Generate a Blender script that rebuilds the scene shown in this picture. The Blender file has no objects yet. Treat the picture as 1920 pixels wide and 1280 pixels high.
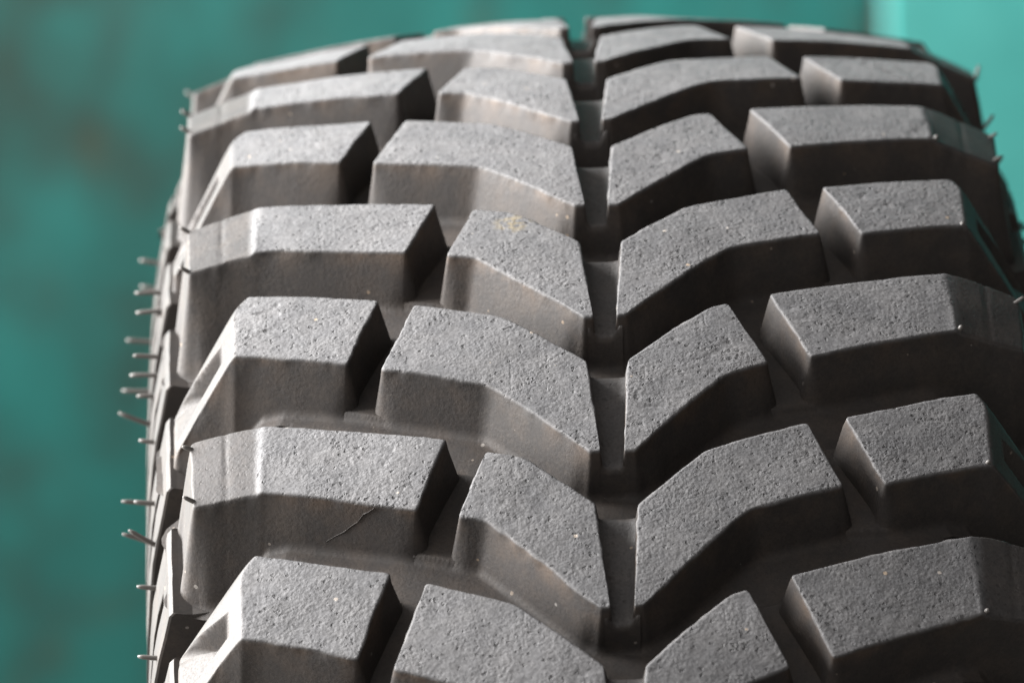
import bpy, math, random
import numpy as np
from math import sin, cos, pi, radians, sqrt
from mathutils import Matrix, Vector

random.seed(3)
sc = bpy.context.scene

# ------------------------------------------------------------------ camera, light, exposure
TILT = radians(19.46)          # turns the measured tyre frame until the tyre stands upright
AXLE_Z = 0.5                   # tyre radius: it stands on the ground at z = 0
ROTX = Matrix.Rotation(TILT, 4, 'X')
CAMF = Matrix.Translation((-0.064246, -2.567302, 2.634360)) @ (
    Matrix.Rotation(-0.0331152, 4, 'Z') @ Matrix.Rotation(0.0227595, 4, 'Y') @ Matrix.Rotation(0.8818680, 4, 'X'))
cam_d = bpy.data.cameras.new('camera')
cam = bpy.data.objects.new('camera', cam_d)
sc.collection.objects.link(cam)
cam.matrix_world = Matrix.Translation((0, 0, AXLE_Z)) @ ROTX @ CAMF
cam_d.sensor_width = 36.0
cam_d.lens = 22.402952 * 1000 / 1920 * 36.0
cam_d.clip_start = 0.1
cam_d.clip_end = 200
cam_d.dof.use_dof = True
cam_d.dof.focus_distance = 3.335
cam_d.dof.aperture_fstop = 15.0
sc.camera = cam

w = bpy.data.worlds.new('World')
sc.world = w
w.use_nodes = True
# dim surroundings: paler towards the open left and front-left, dark towards the right
wn, wl = w.node_tree.nodes, w.node_tree.links
wtc = wn.new('ShaderNodeTexCoord')
wdot = wn.new('ShaderNodeVectorMath'); wdot.operation = 'DOT_PRODUCT'
wl.new(wtc.outputs['Generated'], wdot.inputs[0]); wdot.inputs[1].default_value = (-.86, -.42, .28)
wmr = wn.new('ShaderNodeMapRange'); wl.new(wdot.outputs['Value'], wmr.inputs[0])
wmr.inputs[1].default_value = -.15; wmr.inputs[2].default_value = 1.0
wmr.inputs[3].default_value = .012; wmr.inputs[4].default_value = .70
wn['Background'].inputs[0].default_value = (1.0, .965, .94, 1)
wl.new(wmr.outputs[0], wn['Background'].inputs[1])
# the photograph is lit by one broad soft opening on the left, slightly behind the tyre
LDIR = Vector((-.88, .36, .255)).normalized()
key_d = bpy.data.lights.new('key', 'AREA')
key_d.shape = 'RECTANGLE'
key_d.size = 2.4; key_d.size_y = 2.4
key_d.energy = 535
key_d.color = (1.0, .985, .97)
key = bpy.data.objects.new('key', key_d)
sc.collection.objects.link(key)
key.location = Vector((0, 0, .95)) + LDIR * 3.0
key.rotation_euler = LDIR.to_track_quat('Z', 'Y').to_euler()
sc.view_settings.view_transform = 'Standard'
sc.view_settings.look = 'None'
sc.view_settings.gamma = 1
sc.view_settings.exposure = 1.07
sc.render.engine = 'CYCLES'

# ------------------------------------------------------------------ tread coordinates
R0 = 0.5
def crown(u):
    a = np.abs(u)
    c = 1.171 * a * a - 12.42 * a ** 4
    lin = 1.171 * .0121 - 12.42 * .11 ** 4 + (2 * 1.171 * .11 - 4 * 12.42 * .11 ** 3) * (a - .11)
    return np.where(a < .11, c, lin)

def to3d(u, s, h, th):
    """tread coordinates (across, along, height) -> tyre frame"""
    r = R0 + h - crown(u)
    t = th + s / R0 - TILT
    return np.stack([u + 0 * r, r * np.sin(t), r * np.cos(t)], -1)

# row angles: eight measured rows, the rest of the circumference filled evenly
meas = [-.239200, -.120866, 0.0, .119077, .241651, .360716, .480705, .600799]
NROW = 52
ROWS = {k: meas[k] for k in range(8)}
rest = NROW - 7
stepr = (2 * pi - (meas[7] - meas[0])) / rest
for j in range(1, rest):
    ROWS[7 + j] = meas[7] + stepr * j
# rows 50, 51 are the ones just below row 0
IN_VIEW = [50, 51, 0, 1, 2, 3, 4, 5, 6, 7, 8]

# ------------------------------------------------------------------ materials
def mat(name):
    m = bpy.data.materials.new(name)
    m.use_nodes = True
    n = m.node_tree.nodes
    return m, n, m.node_tree.links, n['Principled BSDF']

def N(nodes, kind, **kw):
    n = nodes.new(kind)
    for k, v in kw.items():
        if k.startswith('i_'):
            n.inputs[k[2:].replace('_', ' ')].default_value = v
        else:
            setattr(n, k, v)
    return n

def mathn(n, l, op, a, b=None, c=None, clamp=False):
    m = n.new('ShaderNodeMath'); m.operation = op; m.use_clamp = clamp
    for i, v in enumerate((a, b, c)):
        if v is None: continue
        if isinstance(v, (int, float)): m.inputs[i].default_value = v
        else: l.new(v, m.inputs[i])
    return m.outputs[0]

def mixc(n, l, f, a, b):
    m = n.new('ShaderNodeMix'); m.data_type = 'RGBA'
    if isinstance(f, (int, float)): m.inputs[0].default_value = f
    else: l.new(f, m.inputs[0])
    for i, v in ((6, a), (7, b)):
        if isinstance(v, tuple): m.inputs[i].default_value = (*v, 1)
        else: l.new(v, m.inputs[i])
    return m.outputs[2]

def ramp(n, l, x, a, b, lo=0.0, hi=1.0):
    m = n.new('ShaderNodeMapRange'); m.clamp = True
    l.new(x, m.inputs[0])
    m.inputs[1].default_value = a; m.inputs[2].default_value = b
    m.inputs[3].default_value = lo; m.inputs[4].default_value = hi
    return m.outputs[0]

def rubber_material(name, tread=True, dim=1.0):
    m, n, l, bs = mat(name)
    tc = n.new('ShaderNodeTexCoord')
    co = tc.outputs['Object']
    def noise(scale, det=3, rough=.55, dist=0):
        t = n.new('ShaderNodeTexNoise')
        t.inputs['Scale'].default_value = scale; t.inputs['Detail'].default_value = det
        t.inputs['Roughness'].default_value = rough; t.inputs['Distortion'].default_value = dist
        l.new(co, t.inputs['Vector']); return t.outputs[0]
    big = noise(22, 3); mid = noise(110, 4); grain = noise(1150, 5, .78); fine = noise(2600, 2, .6)
    # worn chalky top against the moulded walls
    if tread:
        at = n.new('ShaderNodeAttribute'); at.attribute_name = 'worn'
        worn = at.outputs['Fac']
        ad = n.new('ShaderNodeAttribute'); ad.attribute_name = 'lip'
        lip = ad.outputs['Fac']
    else:
        v = n.new('ShaderNodeValue'); v.outputs[0].default_value = 0; worn = v.outputs[0]; lip = worn
    wallc = mixc(n, l, ramp(n, l, big, .35, .65), (.032 * dim, .029 * dim, .0275 * dim), (.044 * dim, .0395 * dim, .0375 * dim))
    wallc = mixc(n, l, ramp(n, l, mid, .45, .72, 0, .45), wallc, (.066, .053, .044))
    # brown dust caught under the lip
    dustm = mathn(n, l, 'MULTIPLY', lip, ramp(n, l, mid, .38, .62))
    dustm = mathn(n, l, 'MULTIPLY', dustm, ramp(n, l, big, .38, .60))
    wallc = mixc(n, l, mathn(n, l, 'MULTIPLY', dustm, .65), wallc, (.092, .062, .042))
    topc = mixc(n, l, ramp(n, l, big, .35, .68), (.108, .108, .112), (.142, .141, .145))
    topc = mixc(n, l, ramp(n, l, mid, .40, .66, 0, .6), topc, (.160, .157, .158))
    patch = ramp(n, l, noise(60, 2), .40, .60)
    vp = n.new('ShaderNodeTexVoronoi'); vp.inputs['Scale'].default_value = 560; vp.inputs['Randomness'].default_value = 1
    wv = n.new('ShaderNodeVectorMath'); wv.operation = 'MULTIPLY_ADD'
    tn = n.new('ShaderNodeTexNoise'); tn.inputs['Scale'].default_value = 900; tn.inputs['Detail'].default_value = 2; l.new(co, tn.inputs['Vector'])
    l.new(tn.outputs['Color'], wv.inputs[0]); wv.inputs[1].default_value = (.0022, .0022, .0022); l.new(co, wv.inputs[2])
    l.new(wv.outputs[0], vp.inputs['Vector'])
    pitm = ramp(n, l, vp.outputs['Distance'], .18, .42, 1, 0)
    sp2 = n.new('ShaderNodeSeparateColor'); l.new(vp.outputs['Color'], sp2.inputs[0])
    pitm = mathn(n, l, 'MULTIPLY', pitm, mathn(n, l, 'GREATER_THAN', mathn(n, l, 'ADD', sp2.outputs[0], mathn(n, l, 'MULTIPLY', patch, .38)), .92))
    g2 = noise(900, 1.5, .5)
    def cells(scale):
        v_ = n.new('ShaderNodeTexVoronoi'); v_.inputs['Scale'].default_value = scale; l.new(co, v_.inputs['Vector'])
        q_ = n.new('ShaderNodeSeparateColor'); l.new(v_.outputs['Color'], q_.inputs[0]); return q_
    ca = cells(1750); cb = cells(850)
    topc = mixc(n, l, ramp(n, l, ca.outputs[0], .0, .45, .32, 0), topc, (.040, .039, .041))
    topc = mixc(n, l, ramp(n, l, ca.outputs[1], .62, 1, 0, .30), topc, (.23, .228, .23))
    topc = mixc(n, l, ramp(n, l, cb.outputs[0], .0, .5, .30, 0), topc, (.045, .044, .045))
    topc = mixc(n, l, mathn(n, l, 'MULTIPLY', pitm, .5), topc, (.026, .025, .026))
    wallc = mixc(n, l, ramp(n, l, ca.outputs[0], .0, .5, .30, 0), wallc, (.020, .018, .017))
    wallc = mixc(n, l, ramp(n, l, cb.outputs[1], .6, 1, 0, .16), wallc, (.075, .062, .052))
    base = mixc(n, l, worn, wallc, topc)
    # mineral specks and sand grains
    vo = n.new('ShaderNodeTexVoronoi'); vo.inputs['Scale'].default_value = 330; l.new(co, vo.inputs['Vector'])
    sep = n.new('ShaderNodeSeparateColor'); l.new(vo.outputs['Color'], sep.inputs[0])
    rare = mathn(n, l, 'GREATER_THAN', sep.outputs[0], .955)
    near = mathn(n, l, 'LESS_THAN', vo.outputs['Distance'], mathn(n, l, 'MULTIPLY', sep.outputs[1], .24))
    spk = mathn(n, l, 'MULTIPLY', rare, near)
    spk = mathn(n, l, 'MULTIPLY', spk, mathn(n, l, 'MULTIPLY_ADD', worn, .6, .4))
    speckc = mixc(n, l, sep.outputs[2], (.42, .40, .38), (.36, .26, .17))
    base = mixc(n, l, mathn(n, l, 'MULTIPLY', spk, .85), base, speckc)
    if tread:
        # a scuff of yellowish clay on one block left of the centre groove
        cp = to3d(np.array(-.0248), np.array(.0295), np.array(0.), meas[3])
        dv = n.new('ShaderNodeVectorMath'); dv.operation = 'DISTANCE'; l.new(co, dv.inputs[0]); dv.inputs[1].default_value = tuple(float(q) for q in cp)
        stn = mathn(n, l, 'MULTIPLY', ramp(n, l, dv.outputs['Value'], .002, .0065, 1, 0), ramp(n, l, noise(420, 3), .46, .58))
        base = mixc(n, l, mathn(n, l, 'MULTIPLY', stn, .65), base, (.26, .21, .12))
    l.new(base, bs.inputs['Base Color'])
    rg = mathn(n, l, 'MULTIPLY_ADD', worn, .10, .60)
    rg = mathn(n, l, 'ADD', rg, ramp(n, l, grain, .3, .7, -.06, .10))
    l.new(rg, bs.inputs['Roughness'])
    bs.inputs['Specular IOR Level'].default_value = .20
    # relief
    pit = mathn(n, l, 'MULTIPLY', pitm, mathn(n, l, 'MULTIPLY', worn, -1))
    gran = mathn(n, l, 'ADD', mathn(n, l, 'MULTIPLY', g2, 1.3), mathn(n, l, 'MULTIPLY', ca.outputs[0], .12))
    g1 = mathn(n, l, 'MULTIPLY', gran, mathn(n, l, 'MULTIPLY_ADD', worn, .70, .35))
    g1 = mathn(n, l, 'MULTIPLY', g1, ramp(n, l, noise(85, 3), .32, .66, .35, 1.25))
    h = mathn(n, l, 'ADD', g1, mathn(n, l, 'MULTIPLY', pit, 1.6))
    h = mathn(n, l, 'ADD', h, mathn(n, l, 'MULTIPLY', fine, .1))
    h = mathn(n, l, 'ADD', h, mathn(n, l, 'MULTIPLY', spk, .6))
    sx = n.new('ShaderNodeSeparateXYZ'); l.new(co, sx.inputs[0])
    ax = mathn(n, l, 'ABSOLUTE', sx.outputs[0])
    wob = mathn(n, l, 'MULTIPLY_ADD', mid, .003, .0262)
    seam = mathn(n, l, 'ABSOLUTE', mathn(n, l, 'SUBTRACT', ax, wob))
    seam = ramp(n, l, seam, 0, .0005, 1, 0)
    seam = mathn(n, l, 'MULTIPLY', seam, ramp(n, l, noise(140, 2), .48, .62))
    h = mathn(n, l, 'SUBTRACT', h, mathn(n, l, 'MULTIPLY', seam, mathn(n, l, 'MULTIPLY', worn, .35)))
    bp = n.new('ShaderNodeBump'); bp.inputs['Strength'].default_value = 1.0
    bp.inputs['Distance'].default_value = .00022 if tread else .00006
    l.new(h, bp.inputs['Height'])
    if tread: l.new(bp.outputs[0], bs.inputs['Normal'])
    return m

M_TREAD = rubber_material('tread rubber', True)
M_SIDE = rubber_material('moulded rubber', False)
M_CASE = rubber_material('casing rubber', False, .95)

def hair_material():
    m, n, l, bs = mat('vent hair rubber')
    bs.inputs['Base Color'].default_value = (.10, .092, .086, 1)
    bs.inputs['Roughness'].default_value = .5
    return m
M_HAIR = hair_material()

def wall_material(name, base, dark, light, rust):
    m, n, l, bs = mat(name)
    tc = n.new('ShaderNodeTexCoord'); co = tc.outputs['Object']
    def noise(scale, det=4, sx=1, sz=1, off=0):
        mp = n.new('ShaderNodeMapping'); mp.inputs['Scale'].default_value = (sx, 1, sz)
        mp.inputs['Location'].default_value = (off, off * .7, off * .3)
        l.new(co, mp.inputs[0])
        t = n.new('ShaderNodeTexNoise'); t.inputs['Scale'].default_value = scale
        t.inputs['Detail'].default_value = det; l.new(mp.outputs[0], t.inputs['Vector']); return t.outputs[0]
    a = noise(16, 4, 1, .8); b = noise(22, 2, 1.2, .8, 3.1); c = noise(22, 5, 1.2, .9, 7.7)
    col = mixc(n, l, ramp(n, l, a, .38, .62), base, light)
    col = mixc(n, l, ramp(n, l, b, .50, .72, 0, .6), col, dark)
    dv = n.new('ShaderNodeVectorMath'); dv.operation = 'DISTANCE'; l.new(co, dv.inputs[0]); dv.inputs[1].default_value = (-.225, 1.8, .44)
    big = mathn(n, l, 'MULTIPLY', ramp(n, l, dv.outputs['Value'], .03, .19, 1, 0), ramp(n, l, c, .38, .62, .35, 1))
    if rust: col = mixc(n, l, mathn(n, l, 'MULTIPLY', big, .85), col, (.026, .040, .032))
    col = mixc(n, l, ramp(n, l, c, .60, .72, 0, .5 if rust else 0), col, (.070, .055, .028))
    l.new(col, bs.inputs['Base Color'])
    bs.inputs['Roughness'].default_value = .5
    bp = n.new('ShaderNodeBump'); bp.inputs['Distance'].default_value = .004; bp.inputs['Strength'].default_value = .4
    l.new(a, bp.inputs['Height']); l.new(bp.outputs[0], bs.inputs['Normal'])
    return m

# ------------------------------------------------------------------ helpers
def setp(o, label=None, cat=None, group=None, kind=None):
    if label: o['label'] = label
    if cat: o['category'] = cat
    if group: o['group'] = group
    if kind: o['kind'] = kind

def mesh_obj(name, V, F, m, parent=None, smooth=True, attrs=None):
    me = bpy.data.meshes.new(name)
    V = np.asarray(V, dtype=np.float32)
    me.from_pydata(V.tolist(), [], F)
    if attrs:
        for k, a in attrs.items():
            at = me.attributes.new(k, 'FLOAT', 'POINT')
            at.data.foreach_set('value', np.asarray(a, dtype=np.float32))
    if smooth:
        me.polygons.foreach_set('use_smooth', [True] * len(me.polygons))
    me.materials.append(m)
    me.update()
    o = bpy.data.objects.new(name, me)
    sc.collection.objects.link(o)
    if parent: o.parent = parent
    return o

def _hash(ix, iy, iz, seed):
    h = (ix * 374761393 + iy * 668265263 + iz * 2147483647 + seed * 974634777) & 0xFFFFFFFF
    h = ((h ^ (h >> 13)) * 1274126177) & 0xFFFFFFFF
    h = ((h ^ (h >> 16)) * 2246822519) & 0xFFFFFFFF
    return ((h ^ (h >> 15)) & 0xFFFFFF) / float(0xFFFFFF)

def vnoise(P, scale, seed=0):
    q = P * scale
    i = np.floor(q).astype(np.int64); f = q - i
    f = f * f * (3 - 2 * f)
    r = 0
    for dx in (0, 1):
        for dy in (0, 1):
            for dz in (0, 1):
                wgt = (f[..., 0] if dx else 1 - f[..., 0]) * (f[..., 1] if dy else 1 - f[..., 1]) * (f[..., 2] if dz else 1 - f[..., 2])
                r = r + wgt * _hash(i[..., 0] + dx, i[..., 1] + dy, i[..., 2] + dz, seed)
    return r * 2 - 1

# ------------------------------------------------------------------ the ground and the painted wall behind
def box(x0, x1, y0, y1, z0, z1):
    V = [(x, y, z) for x in (x0, x1) for y in (y0, y1) for z in (z0, z1)]
    F = [(0, 1, 3, 2), (4, 6, 7, 5), (0, 4, 5, 1), (2, 3, 7, 6), (0, 2, 6, 4), (1, 5, 7, 3)]
    return V, F

gm, n, l, bs = mat('yard concrete')
tc = n.new('ShaderNodeTexCoord')
t1 = n.new('ShaderNodeTexNoise'); t1.inputs['Scale'].default_value = 3; t1.inputs['Detail'].default_value = 8
l.new(tc.outputs['Object'], t1.inputs['Vector'])
l.new(mixc(n, l, ramp(n, l, t1.outputs[0], .35, .65), (.10, .095, .085), (.16, .15, .135)), bs.inputs['Base Color'])
bs.inputs['Roughness'].default_value = .85
g = mesh_obj('ground', [(-60, -60, 0), (60, -60, 0), (60, 60, 0), (-60, 60, 0)], [(0, 1, 2, 3)], gm, smooth=False)
setp(g, kind='structure')

M_WALL = wall_material('weathered teal paint', (.013, .150, .137), (.030, .046, .038), (.016, .195, .180), True)
M_LEAF = wall_material('pale teal paint', (.060, .38, .355), (.045, .31, .29), (.080, .43, .40), False)
# board wall: one sheet with shallow pressed folds
def folded_sheet(name, x0, x1, y, z0, z1, m, folds, thick=.003, amp=.006):
    xs = np.linspace(x0, x1, 400)
    yy = np.full_like(xs, y)
    for fx, fw, fa in folds:
        yy -= fa * np.exp(-((xs - fx) / fw) ** 2)
    V = []; F = []
    for x, q in zip(xs, yy):
        V += [(x, q, z0), (x, q, z1), (x, q + thick, z1), (x, q + thick, z0)]
    for i in range(len(xs) - 1):
        a, b = 4 * i, 4 * i + 4
        for k in range(4):
            F.append((a + k, a + (k + 1) % 4, b + (k + 1) % 4, b + k))
    F.append((0, 3, 2, 1)); e = 4 * (len(xs) - 1); F.append((e, e + 1, e + 2, e + 3))
    o = mesh_obj(name, V, F, m)
    return o
bw = folded_sheet('painted_wall', -1.6, .166, 1.8, .0, 1.5, M_WALL, [(-.9, .02, .008)])
setp(bw, 'weathered dark teal painted wall with brown stains, out of focus behind the tyre', 'wall')
pl = folded_sheet('metal_panel', .168, 1.3, 1.78, .0, 1.5, M_LEAF, [(.7, .02, .01)])
setp(pl, 'pale bright teal metal panel out of focus behind the right side of the tyre', 'panel')

# ------------------------------------------------------------------ the tyre
tyre = bpy.data.objects.new('truck_tyre', None)
sc.collection.objects.link(tyre)
tyre.location = (0, 0, AXLE_Z)
setp(tyre, 'dusty grey black truck tyre with chunky chevron tread blocks, seen close up', 'tyre')
# the empty sits on the axle; the tyre frame is already turned upright by TILT in to3d
# (mesh coordinates are therefore world axes about the axle)

def base_h(u):
    a = np.abs(u)
    return np.interp(a, [0, .090, .096, .102, .1078, .118, .130], [-.0170, -.0170, -.0190, -.0268, -.0364, -.0375, -.040])

# carcass: lathe of a closed section
def carcass():
    prof = [(0, -.0185), (.03, -.0185), (.06, -.0185), (.09, -.0185), (.096, -.0205), (.102, -.0280), (.108, -.0385), (.1125, -.051),
            (.117, -.064), (.1215, -.078), (.1255, -.094), (.129, -.112), (.1315, -.132), (.1325, -.15), (.1315, -.168), (.128, -.186),
            (.122, -.202), (.113, -.216), (.106, -.224), (.103, -.232), (.098, -.236), (.090, -.2375)]
    inner = [(.074, -.236), (.072, -.226), (.082, -.214), (.098, -.196), (.108, -.17), (.112, -.14), (.108, -.105), (.096, -.075), (.07, -.055), (.03, -.048), (0, -.046)]
    full = prof + inner
    # refine
    pts = []
    for (a, b), (c, d) in zip(full[:-1], full[1:]):
        k = max(1, int(math.hypot(c - a, d - b) / .006))
        for i in range(k): pts.append((a + (c - a) * i / k, b + (d - b) * i / k))
    pts.append(full[-1])
    right = [(u, h) for u, h in pts]
    loop = right + [(-u, h) for u, h in reversed(right[1:-1])]
    n_s = 720; nl = len(loop)
    u = np.array([q[0] for q in loop]); h = np.array([q[1] for q in loop])
    T = np.linspace(0, 2 * pi, n_s, endpoint=False)
    V = []
    for t in T:
        V.append(to3d(u, np.zeros_like(u), h, t))
    V = np.concatenate(V)
    d = vnoise(V, 60, 5) * .0004
    rr = np.sqrt(V[:, 1] ** 2 + V[:, 2] ** 2)
    V[:, 1] *= 1 + d / rr; V[:, 2] *= 1 + d / rr
    F = []
    for i in range(n_s):
        for j in range(nl):
            a = i * nl + j; b = i * nl + (j + 1) % nl
            c = ((i + 1) % n_s) * nl + (j + 1) % nl; e = ((i + 1) % n_s) * nl + j
            F.append((a, e, c, b))
    z = np.zeros(len(V))
    mesh_obj('casing', V, F, M_CASE, tyre)
carcass()

# block outlines in (|u|, s): (point, corner radius)
def outline(kind, side):
    L = side < 0
    if kind == 'SW':
        if L: return [(.0557, .0198, .0008), (.0994, .0370, .007), (.1182, .0405, .0012), (.1186, .0695, .002), (.1015, .0668, .004), (.0467, .0471, .0008)]
        return [(.0567, .0185, .0012), (.1008, .0385, .007), (.1182, .0410, .0012), (.1186, .0695, .002), (.1010, .0688, .004), (.0463, .0481, .0012)]
    if kind == 'SN':
        if L: return [(.0735, .0265, .0008), (.1042, .0402, .007), (.1235, .0405, .0015), (.1237, .0695, .003), (.1060, .0728, .006), (.0638, .0560, .0012)]
        return [(.0746, .0255, .0012), (.1047, .0380, .007), (.1235, .0405, .0015), (.1237, .0695, .003), (.1070, .0708, .005), (.0646, .0528, .0012)]
    if kind == 'CW':
        if L: return [(.0641, .0215, .0012), (.0340, .0081, .0025), (.0068, -.0234, .0006), (.0038, -.0236, .0008), (.0061, .0165, .0012), (.0295, .0403, .003), (.0539, .0512, .0012)]
        return [(.0631, .0235, .0012), (.0361, .0131, .0035), (.0055, -.0222, .0006), (.0028, -.0225, .0008), (.0054, .0155, .0012), (.0249, .0368, .003), (.0543, .0495, .0012)]
    if L: return [(.0443, .0151, .0012), (.0367, .0126, .002), (.0063, -.0228, .0006), (.0036, -.0230, .0008), (.0061, .0168, .0012), (.0250, .0366, .0025), (.0357, .0408, .0012)]
    return [(.0446, .0150, .0012), (.0321, .0087, .003), (.0057, -.0234, .0006), (.0025, -.0236, .0008), (.0050, .0160, .0012), (.0289, .0405, .0025), (.0343, .0427, .0012)]

CORE = {'SW': [(.065, .039), (.108, .0545)], 'SN': [(.078, .0445), (.110, .056)],
        'CW': [(.053, .0325), (.011, .000)], 'CN': [(.037, .0275), (.010, .000)]}

def sample_outline(poly, step):
    """rounded closed outline -> points + outward normals"""
    n = len(poly)
    P = np.array([(a, b) for a, b, _ in poly]); rad = [c for _, _, c in poly]
    pts = []
    for i in range(n):
        p, a, b = P[i], P[i - 1], P[(i + 1) % n]
        da = (a - p); la = np.linalg.norm(da); da /= la
        db = (b - p); lb = np.linalg.norm(db); db /= lb
        r = min(rad[i], la * .4, lb * .4)
        A, B = p + da * r, p + db * r
        k = max(4, int(2 * r / step))
        for t in np.linspace(0, 1, k + 1):
            pts.append((1 - t) ** 2 * A + 2 * t * (1 - t) * p + t * t * B)
        # straight run to the next corner
        q = P[(i + 1) % n]; lq = np.linalg.norm(q - p)
        r2 = min(rad[(i + 1) % n], lq * .4, np.linalg.norm(P[(i + 2) % n] - q) * .4)
        C = q - (q - p) / lq * r2
        k = max(1, int(np.linalg.norm(C - B) / step))
        for t in range(1, k):
            pts.append(B + (C - B) * t / k)
    pts = np.array(pts)
    nx = np.roll(pts, -1, 0); pv = np.roll(pts, 1, 0)
    t = nx - pv
    ln = np.linalg.norm(t, axis=1, keepdims=True); ln[ln < 1e-9] = 1
    t /= ln
    nor = np.stack([t[:, 1], -t[:, 0]], 1)
    # make outward
    area = np.sum(pts[:, 0] * nx[:, 1] - nx[:, 0] * pts[:, 1])
    sgn = 1 if area > 0 else -1
    nor = nor * sgn
    seg = np.linalg.norm(nx - pts, axis=1)
    turn = (nor[:, 0] * np.roll(nor, -1, 0)[:, 1] - nor[:, 1] * np.roll(nor, -1, 0)[:, 0]) * sgn
    n = len(pts); arc = np.concatenate([[0], np.cumsum(seg)[:-1]]); tot = seg.sum()
    D = np.abs(arc[:, None] - arc[None, :]); D = np.minimum(D, tot - D)
    conc = np.where(turn < -.01)[0]
    if len(conc):
        near = D[:, conc].min(1)
        wgt = np.exp(-(D / .0034) ** 2) * seg[None, :]
        sm = wgt @ nor
        sm /= np.linalg.norm(sm, axis=1, keepdims=True)
        dt = np.clip((sm * nor).sum(1), .6, 1)
        dt = np.where(D < .0024, dt[None, :], 1.0).min(1)
        sm = sm / dt[:, None]
        k = np.clip((.0085 - near) / .004, 0, 1)[:, None]
        mit = nor * (1 - k) + sm * k
    else:
        mit = nor.copy()
    return pts, nor, mit, D

def nearest_on(core, P):
    best = None; bd = None
    for a, b in zip(core[:-1], core[1:]):
        a = np.array(a); b = np.array(b); ab = b - a
        t = np.clip(((P - a) @ ab) / (ab @ ab), 0, 1)[:, None]
        q = a + t * ab; d = np.linalg.norm(P - q, axis=1)
        if best is None: best, bd = q, d
        else:
            msk = d < bd
            best = np.where(msk[:, None], q, best); bd = np.minimum(bd, d)
    return best

def sstep(x, a, b):
    t = np.clip((x - a) / (b - a), 0, 1); return t * t * (3 - 2 * t)

def top_shape(kind, a, s, side=-1):
    slope = .0036 if side < 0 else .0056
    """height of the block top below the crown, and how worn it is, for |u| = a"""
    if kind == 'SW':
        bk = sstep(s, .040, .064)
        h = -.0010 * sstep(a, .0984 - .0015 * bk, .1004) - slope * np.clip((a - .1004) / .018, 0, 1.3)
        h = h + .0003 * np.exp(-((a - .0988) / .0006) ** 2) * (1 - bk) - .00025 * np.exp(-((a - .1085) / .0008) ** 2)
        worn = 1 - .80 * sstep(a, .0982, .1012)
        return h, worn
    if kind == 'SN':
        a0 = .1048 - .0075 * np.clip((s - .0610) / .0125, 0, 1) ** 2
        d = np.clip(a - a0, 0, None)
        h = -1.72 * (np.sqrt(d * d + .0010 ** 2) - .0010)
        h = np.maximum(h, -1.72 * np.clip(a - .1048, 0, None) - .010)
        worn = 1 - sstep(a, a0 - .0008, a0 + .0015)
        # pocket between the two ribs, open at the bottom
        t = np.clip((a - .1095) / .0145, 0, 1)
        sl = .0470; sr = .0560 + .0115 * t
        e = .0003
        m = sstep(s, sl - e, sl + e) * (1 - sstep(s, sr - e, sr + e)) * sstep(a, .1092, .1096)
        h = h - (.0135 * (1 - t) + .0010) * m
        return h, worn
    return 0 * a, 1 + 0 * a

def wall_draft(B, nor, D, outer):
    # walls lean out towards the groove floor; the slots between neighbours start steep and open backwards
    draft = np.full(len(B), .25)
    slot = (np.abs(nor[:, 0]) > .85) & ~outer
    centre = slot & (B[:, 0] < .013)
    slot &= ~centre
    smin, smax = B[:, 1].min(), B[:, 1].max()
    for msk, lo, hi in ((slot, .12, .25), (centre, .03, .10)):
        if msk.any():
            q0, q1 = B[msk, 1].min(), B[msk, 1].max()
            draft[msk] = lo + (hi - lo) * ((B[msk, 1] - q0) / (q1 - q0)) ** 1.3
    draft[(B[:, 0] < .0078) & (nor[:, 1] < -.5)] = .12
    draft[outer] = .115
    wg = np.exp(-(D / .0030) ** 2)
    return (wg @ draft) / wg.sum(1)

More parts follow.
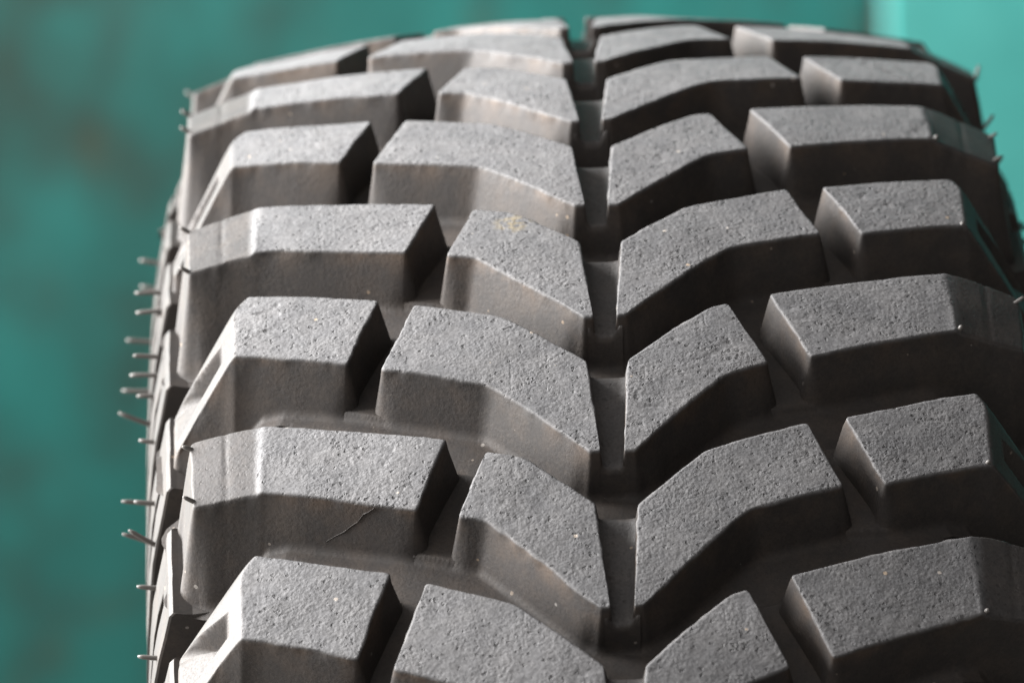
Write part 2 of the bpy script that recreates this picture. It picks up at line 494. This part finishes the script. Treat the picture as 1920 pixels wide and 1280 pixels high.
def block_mesh(kind, side, row, fine=True, seed=0):
    rng = np.random.default_rng(seed)
    step = (.0005 if kind == 'SN' else .0008) if fine else .006
    B, nor, mit, D = sample_outline(outline(kind, side), step)
    core = nearest_on(CORE[kind], B)
    dist = np.linalg.norm(core - B, axis=1, keepdims=True)
    dirn = (core - B) / dist
    rl = .0007
    rings = []   # (P, h_extra, wornmul, lip, isTop)
    if fine:
        tt = list(np.linspace(1, .03, 60)) if kind == 'SN' else list(np.linspace(1, .07, 24))
        ins = [.0024, .0017, .0012, .0008, .0004, .00012]
    else:
        tt = [1, .5]; ins = [.0008, .0001]
    allP, allH, worn, lip = [], [], [], []
    if len(B) and fine:
        base3 = to3d(B[:, 0] * side, B[:, 1], np.zeros(len(B)), ROWS[row])
        ragged = vnoise(base3, 420, 11 + seed) * .00022 + vnoise(base3, 140, 3 + seed) * .00032
    else:
        ragged = np.zeros(len(B))
    for t in tt:
        ins0 = np.minimum(ins[0] * 1.3, dist * .35)
        P = B + dirn * (ins0 + (dist - ins0) * t)
        h, wn = top_shape(kind, P[:, 0], P[:, 1], side)
        allP.append(P); allH.append(h); worn.append(wn); lip.append(0 * wn)
    for d in ins:
        P = B + dirn * np.minimum(d, dist * .35 * d / ins[0])
        h, wn = top_shape(kind, P[:, 0], P[:, 1], side)
        k = max(0, 1 - d / rl)
        h = h - rl * (1 - sqrt(max(0, 1 - k * k)))
        allP.append(P + nor * (ragged * min(1, k * 1.2))[:, None]); allH.append(h); worn.append(wn * (1 - .65 * k)); lip.append(0 * wn)
    # wall
    hb = base_h(B[:, 0])
    htop, _ = top_shape(kind, B[:, 0], B[:, 1], side); htop = htop - rl
    outer = (B[:, 0] > .112) & (nor[:, 0] > .6)
    href = htop
    if kind == 'SW':
        href = htop + .0010 * sstep(B[:, 0], .0984 - .0015 * sstep(B[:, 1], .040, .064), .1004) - .0010 * sstep(B[:, 0], .086, .110)
    if kind == 'SN':
        hb = np.where(B[:, 0] > .1045, np.minimum(hb, htop - .010), hb)
    fil = np.minimum(.0027, (htop - hb) * .6)
    draft = wall_draft(B, nor, D, outer)
    nwall = 15 if fine else 3
    for k in range(nwall):
        t = k / (nwall - 1)
        t = t ** 1.3
        h = htop + (np.minimum(hb + fil, htop - .0002) - htop) * t
        P = B + mit * (draft * np.clip(href - h, 0, None))[:, None] + nor * (ragged * max(0, 1 - t * 5))[:, None]
        allP.append(P); allH.append(h); worn.append(0 * h + max(0, .2 * (1 - k))); lip.append(np.exp(-(htop - h) / .0034))
    base_off = draft * np.clip(href - hb - fil, 0, None)
    phi = np.arctan(draft)
    # foot: an arc tangent to the leaning wall and to the groove floor
    for f in ((.12, .26, .40, .54, .67, .79, .90, 1.0) if fine else (.6, 1.0)):
        ang = phi + (pi / 2 - phi) * f
        dx = fil * (np.cos(phi) - np.cos(ang)); dz = fil * (np.sin(ang) - np.sin(phi)) / (1 - np.sin(phi))
        P = B + mit * (base_off + dx)[:, None]
        allP.append(P); allH.append(hb + fil - dz + .00005); worn.append(0 * hb); lip.append(0 * hb + .08)
    P = P + mit * .0022
    allP.append(P); allH.append(hb - .00014); worn.append(0 * hb); lip.append(0 * hb)
    nr = len(allP); nb = len(B)
    P = np.concatenate(allP); H = np.concatenate(allH); W = np.concatenate(worn); Lp = np.concatenate(lip)
    V = to3d(P[:, 0] * side, P[:, 1], H, ROWS[row])
    if fine:
        # soft moulding waviness plus a few shallow scuffs
        r = np.linalg.norm(V[:, 1:], axis=1)
        d = vnoise(V, 55, 21) * .00035 + (vnoise(V, 330, 22) * .00007 + np.minimum(0, vnoise(V, 420, 23) + .45) * .0006 * sstep(vnoise(V, 45, 9), -.2, .5)) * np.clip(W, 0, 1)
        V[:, 1] *= 1 + d / r; V[:, 2] *= 1 + d / r
    F = []
    flip = side > 0
    for i in range(nr - 1):
        o1, o2 = i * nb, (i + 1) * nb
        for j in range(nb):
            k = (j + 1) % nb
            f = (o1 + j, o1 + k, o2 + k, o2 + j)
            F.append(f if not flip else f[::-1])
    return V, F, W, Lp

def weld_fix(o):
    import bmesh
    bm = bmesh.new(); bm.from_mesh(o.data)
    bmesh.ops.remove_doubles(bm, verts=bm.verts, dist=.00004)
    bmesh.ops.recalc_face_normals(bm, faces=bm.faces)
    bm.to_mesh(o.data); bm.free()
    o.data.polygons.foreach_set('use_smooth', [True] * len(o.data.polygons))

def tie_mesh(kind, side, row, fine=True):
    """low rubber bridge that joins two neighbouring blocks across the narrow slot"""
    if kind == 'centre':
        even = row % 2 == 0
        front = (-.0054, -.0232, .0044, -.0232)      # u0,s0,u1,s1
        back = (-.0078, .0163, .0070, .0158)
        h0, cup = -.0068, .0034
        side = 1
    elif kind == 'W':
        if side < 0: front = (.0434, .0155, .0567, .0208); back = (.0335, .0403, .0487, .0468)
        else: front = (.0437, .0155, .0577, .0198); back = (.0323, .0420, .0483, .0478)
        h0, cup = -.0141, .0034
    else:
        if side < 0: front = (.0632, .0222, .0745, .0276); back = (.0521, .0500, .0658, .0556)
        else: front = (.0621, .0239, .0756, .0266); back = (.0525, .0486, .0666, .0526)
        h0, cup = -.0141, .0034
    nu, ns = (22, 40) if fine else (6, 4)
    V = []; W = []
    f0, f1 = np.array([front[0], front[1]]), np.array([front[2], front[3]])
    b0, b1 = np.array([back[0], back[1]]), np.array([back[2], back[3]])
    nf = np.array([f1[1] - f0[1], -(f1[0] - f0[0])]); nf /= np.linalg.norm(nf)
    if nf[1] > 0: nf = -nf
    nb_ = np.array([b1[1] - b0[1], -(b1[0] - b0[0])]); nb_ /= np.linalg.norm(nb_)
    if nb_[1] < 0: nb_ = -nb_
    fil = .0026; hb = -.0170
    fdraft = .12 if kind == 'centre' else .24
    st = []      # (t along, wall drop 0..1, which end)
    walls = [0, .25, .5, .75, 1.0]; fa = [25, 50, 75, 90]
    def wallrow(end, hh):
        out = []
        for q in walls:
            out.append((end, q, None))
        for q in fa: out.append((end, 1.0, q))
        return out
    rows_ = [(0, q, a_) for _, q, a_ in reversed(wallrow(0, 0))] + [(j / ns, None, None) for j in range(1, ns)] + [(1, q, a_) for _, q, a_ in wallrow(1, 0)]
    for t, q, ang in rows_:
        for i in range(nu + 1):
            a = i / nu
            base = (f0 + (f1 - f0) * a) * (1 - t) + (b0 + (b1 - b0) * a) * t
            x = (a - .5) * 2
            g = min(1.0, max(0, (abs(x) - .30) / .50))
            h = h0 + cup * g * g * (1 - .7 * t)
            lipd = min(t, 1 - t) * .039
            h -= .0004 * math.exp(-lipd / .0006)
            if q is None and t < .12:
                base = base + nf * fdraft * (-.001 - h) * (1 - t / .12)
            if q is not None:
                nrm = nf if t == 0 else nb_
                bot = hb + fil
                hh = h + (bot - h) * q
                o_ = fdraft * (-.001 - hh)
                if ang is not None:
                    o_ += fil * (1 - cos(radians(ang))); hh = bot - fil * sin(radians(ang)) - .0003
                base = base + nrm * o_; h = hh
            V.append((side * base[0], base[1], h)); W.append(.35 if q is None else 0)
    V = np.array(V)
    X = to3d(V[:, 0], V[:, 1], V[:, 2], ROWS[row])
    F = []
    m = nu + 1
    for j in range(len(rows_) - 1):
        for i in range(nu):
            F.append((j * m + i, j * m + i + 1, (j + 1) * m + i + 1, (j + 1) * m + i))
    return X, F, np.array(W), np.zeros(len(V))

def sidelug_mesh(side, row, fine=True):
    """buttress under each shoulder block, with a slot down its outer face"""
    prof = [(.100, -.060), (.100, -.0365), (.1100, -.0370), (.1195, -.0365), (.1232, -.0352), (.1250, -.0345), (.1262, -.0358), (.1280, -.0440),
            (.1298, -.0520), (.1312, -.0600), (.1326, -.0720), (.1337, -.0860), (.1345, -.1000), (.1348, -.1160), (.1340, -.1300), (.1290, -.1320), (.118, -.128)]
    st = [0, .0004, .0012, .004, .009, .0142, .0148, .0155, .0185, .0215, .0222, .0228, .028, .034, .0378, .0396, .0400]
    s0 = .0300
    V = []
    npf = len(prof)
    for k, d in enumerate(st):
        for i, (u, h) in enumerate(prof):
            a = u
            if k in (0, len(st) - 1) and i >= 4: a -= .0008
            if i in (1, 2, 3) and k in (0, len(st) - 1): h -= .0008
            dep = sstep(-h, .043, .050) * (1 - sstep(-h, .122, .128))
            if k in (7, 8, 9): a -= .0042 * float(dep)
            lowfade = sstep(-h, .10, .13)
            V.append((side * a, s0 + d + .004 * float(sstep(-h, .05, .13)) * (1 if k < 8 else -1) * .5, h))
    V = np.array(V)
    X = to3d(V[:, 0], V[:, 1], V[:, 2], ROWS[row])
    X = X + (vnoise(X, 200, 31) * .0002)[:, None] * np.array([1, 0, 0])
    F = []
    for k in range(len(st) - 1):
        for i in range(npf):
            j = (i + 1) % npf
            F.append((k * npf + i, (k + 1) * npf + i, (k + 1) * npf + j, k * npf + j))
    F.append(tuple(range(npf))); F.append(tuple((len(st) - 1) * npf + i for i in reversed(range(npf))))
    return X, F

# which blocks sit in each row: odd rows are wide-shouldered on the left, even rows on the right
def row_blocks(row):
    return [(-1, 'SW'), (-1, 'CN'), (1, 'CW'), (1, 'SN')] if row % 2 else [(-1, 'SN'), (-1, 'CW'), (1, 'CN'), (1, 'SW')]


SLOTS = {('W', -1): ((.0443, .0151, .0557, .0198), (.0357, .0408, .0467, .0471)),
         ('N', -1): ((.0641, .0215, .0735, .0265), (.0539, .0512, .0638, .0560)),
         ('W', 1): ((.0446, .0150, .0567, .0185), (.0343, .0427, .0463, .0481)),
         ('N', 1): ((.0631, .0235, .0746, .0255), (.0543, .0495, .0646, .0528))}

def groove_floor(rows):
    """one moulded sheet: groove bottoms with rounded feet along every block"""
    du = .00055
    U = np.arange(-.1086, .10861, du)
    rows = [r - NROW if r > 40 else r for r in rows]
    th_of = {r: (ROWS[r] if r >= 0 else ROWS[r + NROW] - 2 * pi) for r in rows}
    s_lo = th_of[min(rows)] * R0 - .02; s_hi = th_of[max(rows)] * R0 + .075
    S = np.arange(s_lo, s_hi, du)
    UU, SS = np.meshgrid(U, S, indexing='ij')
    H = np.zeros_like(UU)
    rad = .0042
    for r in rows:
        so = th_of[r] * R0
        for side in (-1, 1):
            kk = 'W' if (r % 2 == 1) == (side < 0) else 'N'
            f, b = SLOTS[(kk, side)]
            fm = np.array([(f[0] + f[2]) / 2, (f[1] + f[3]) / 2]); bm_ = np.array([(b[0] + b[2]) / 2, (b[1] + b[3]) / 2])
            ax = bm_ - fm; L = np.linalg.norm(ax); ax /= L
            fn = np.array([f[3] - f[1], -(f[2] - f[0])]); fn /= np.linalg.norm(fn)      # outward at the front
            if fn[1] > 0: fn = -fn
            x = UU * side; y = SS - so
            lat = (x - fm[0]) * -ax[1] + (y - fm[1]) * ax[0]
            along = (x - fm[0]) * ax[0] + (y - fm[1]) * ax[1]
            ahead = (x - fm[0]) * fn[0] + (y - fm[1]) * fn[1]
            eb = 1 - sstep(along, L + .0035, L + .0055)
            arc_ = .0027 - np.sqrt(np.clip(.0027 ** 2 - np.clip(.0056 - ahead, 0, .0027) ** 2, 0, None))
            wl = (1 - sstep(np.abs(lat), .0070, .0095)) * eb * (along > -.02)
            H = np.maximum(H, np.minimum(.0023, arc_) * wl)
    HH = base_h(UU) + H
    thr = (SS / R0)
    V = to3d(UU.ravel(), np.zeros(UU.size), HH.ravel(), thr.ravel())
    r_ = np.linalg.norm(V[:, 1:], axis=1)
    d = vnoise(V, 55, 21) * .00035
    V[:, 1] *= 1 + d / r_; V[:, 2] *= 1 + d / r_
    nu, ns = UU.shape
    idx = np.arange(nu * ns).reshape(nu, ns)
    F = np.stack([idx[:-1, :-1], idx[:-1, 1:], idx[1:, 1:], idx[1:, :-1]], -1).reshape(-1, 4).tolist()
    mesh_obj('groove_floor', V, F, M_TREAD, tyre, attrs={'worn': np.zeros(len(V)), 'lip': np.full(len(V), .08)})
groove_floor(IN_VIEW)

import bmesh
restV, restF, restW = [], [], []
restSV, restSF = [], []
off = 0; offs = 0
for row in range(NROW):
    vis = row in IN_VIEW
    for side, kind in row_blocks(row):
        V, F, W, Lp = block_mesh(kind, side, row, vis, seed=row * 4 + (side > 0) * 2 + (kind[0] == 'S'))
        if vis:
            o = mesh_obj('shoulder_block' if kind[0] == 'S' else 'centre_block', V, F, M_TREAD, tyre, attrs={'worn': W, 'lip': Lp})
            weld_fix(o)
        else:
            restV.append(V); restW.append(W); restF += [tuple(i + off for i in f) for f in F]; off += len(V)
    ties = [('centre', 1)]
    if not vis: ties += [('W' if row % 2 else 'N', -1), ('N' if row % 2 else 'W', 1)]
    for kind, side in ties:
        V, F, W, Lp = tie_mesh(kind, side, row, vis)
        if vis:
            o = mesh_obj('tie_bar', V, F, M_TREAD, tyre, attrs={'worn': W, 'lip': Lp}); weld_fix(o)
        else:
            restV.append(V); restW.append(W); restF += [tuple(i + off for i in f) for f in F]; off += len(V)
    for side in (-1, 1):
        V, F = sidelug_mesh(side, row)
        if vis:
            o = mesh_obj('side_lug', V, F, M_SIDE, tyre, smooth=False)
            bm = bmesh.new(); bm.from_mesh(o.data); bmesh.ops.recalc_face_normals(bm, faces=bm.faces); bm.to_mesh(o.data); bm.free()
            bv = o.modifiers.new('bevel', 'BEVEL'); bv.width = .0007; bv.segments = 2; bv.limit_method = 'ANGLE'; bv.angle_limit = radians(35)
        else:
            restSV.append(V); restSF += [tuple(i + offs for i in f) for f in F]; offs += len(V)
o = mesh_obj('tread_blocks', np.concatenate(restV), restF, M_TREAD, tyre,
             attrs={'worn': np.concatenate(restW), 'lip': np.zeros(off)}, smooth=False)
setp(o, kind='stuff')
o = mesh_obj('side_lugs', np.concatenate(restSV), restSF, M_SIDE, tyre, smooth=False)
setp(o, kind='stuff')

# moulding vent hairs
def hair(u, s, h, row, d, length, rad=.00068):
    th = ROWS[row]
    p = to3d(np.array(u), np.array(s), np.array(h), th)
    t = th + s / R0 - TILT
    er = np.array([0, sin(t), cos(t)]); es = np.array([0, cos(t), -sin(t)]); eu = np.array([1.0, 0, 0])
    D = eu * d[0] + es * d[1] + er * d[2]; D /= np.linalg.norm(D)
    bend = (er * random.uniform(-.1, .1) + es * random.uniform(-.1, .1))
    a = np.cross(D, [.3, .5, .8]); a /= np.linalg.norm(a); b = np.cross(D, a)
    V = []; F = []; K = 8; n = 7
    for i in range(n):
        q = i / (n - 1)
        c = p - D * .002 + D * (length + .002) * q + bend * length * q * q
        r = rad * (1.15 - .2 * q) if i < n - 1 else rad * .5
        for k in range(K):
            V.append(c + r * (a * cos(2 * pi * k / K) + b * sin(2 * pi * k / K)))
    for i in range(n - 1):
        for k in range(K):
            F.append((i * K + k, i * K + (k + 1) % K, (i + 1) * K + (k + 1) % K, (i + 1) * K + k))
    F.append(tuple((n - 1) * K + k for k in range(K)))
    mesh_obj('vent_hair', V, F, M_HAIR, tyre)

HL = [(-.1297, .1220, -.040, 3, (-1, 0, .05), .0058), (-.1296, .1034, -.040, 3, (-1, 0, -.05), .0055),
      (-.1306, .1253, -.040, 2, (-1, 0, .1), .0052), (-.1313, .1492, -.055, 2, (-1, 0, .1), .0062),
      (-.1299, .1306, -.055, 2, (-1, 0, .1), .0055), (-.1323, .1482, -.070, 2, (-1, 0, .35), .0095),
      (-.1325, .2000, -.075, 2, (-1, 0, 0), .0085), (-.1320, .1900, -.070, 3, (-1, 0, .1), .0080),
      (-.1294, .0956, -.055, 2, (-1, 0, .1), .0054), (-.1311, .0571, -.055, 2, (-1, 0, .12), .0052),
      (-.1320, .0858, -.070, 2, (-1, 0, .15), .0085), (-.1312, .0944, -.055, 1, (-1, 0, .7), .0078),
      (-.1317, .1200, -.070, 1, (-1, 0, .55), .0095), (-.1299, .0698, -.055, 1, (-1, 0, .08), .0058),
      (-.1299, .0943, -.055, 0, (-1, 0, .05), .0058), (-.1310, .2400, -.060, 3, (-1, 0, .2), .0050),
      (-.1310, .2200, -.050, 3, (-1, 0, .2), .0045)]
for hr in HL: hair(*hr)
for s, r in ((.0691, 3), (.0417, 3), (.0666, 1), (.0434, 1), (.0835 - .012, 5), (.045, 5), (.060, 7)):
    hair(-.1176, s, -.0052, r, (-1, .0, .62), .0036, .00065)
for u, s, h, r, d, ln in ((.1035, .066, -.003, 6, (.35, .1, 1), .0030), (.1191, .050, -.006, 6, (.3, .1, 1), .0045),
                      (.1195, .060, -.014, 5, (.8, .1, .9), .0045), (.1205, .090, -.020, 4, (.7, .1, .9), .0045),
                      (.1176, .066, -.006, 2, (1, .1, .55), .0045), (.1176, .066, -.006, 4, (1, .1, .55), .0035),
                      (.1176, .044, -.006, 4, (1, .1, .55), .0035)):
    hair(u, s, h, r, d, ln * .6, .00055)
# little torn-off vent stubs on the right shoulder corners
for row in (0, 1, 2, 3, 4):
    k = 'SN' if row % 2 else 'SW'
    u, s = (.1040, .0385) if k == 'SN' else (.1000, .0388)
    hair(u, s, -.0002, row, (.4, -.3, 1), .0012, .0007)

# a thin raised mould flash line running down the front wall of one left shoulder block
def flash():
    pts = [(-.0675, -.0012), (-.0690, -.0026), (-.0705, -.0036), (-.0722, -.0062), (-.0741, -.0078), (-.0760, -.0098), (-.0790, -.0118), (-.0812, -.0136)]
    V = []; F = []; K = 6
    for i, (u, h) in enumerate(pts):
        s_ = .0198 + (-u - .0557) * .394 + .25 * h - .00002
        c = to3d(np.array(u), np.array(s_), np.array(h), ROWS[1])
        r = .00015 + .00004 * ((i * 7) % 3 - 1)
        for k in range(K):
            V.append(c + np.array([0, r * cos(2 * pi * k / K), r * sin(2 * pi * k / K)]) + np.array([r * .5 * cos(2 * pi * k / K), 0, 0]))
    for i in range(len(pts) - 1):
        for k in range(K):
            F.append((i * K + k, i * K + (k + 1) % K, (i + 1) * K + (k + 1) % K, (i + 1) * K + k))
    mesh_obj('mould_flash', V, F, M_TREAD, tyre, attrs={'worn': np.zeros(len(V)), 'lip': np.zeros(len(V))})
flash()
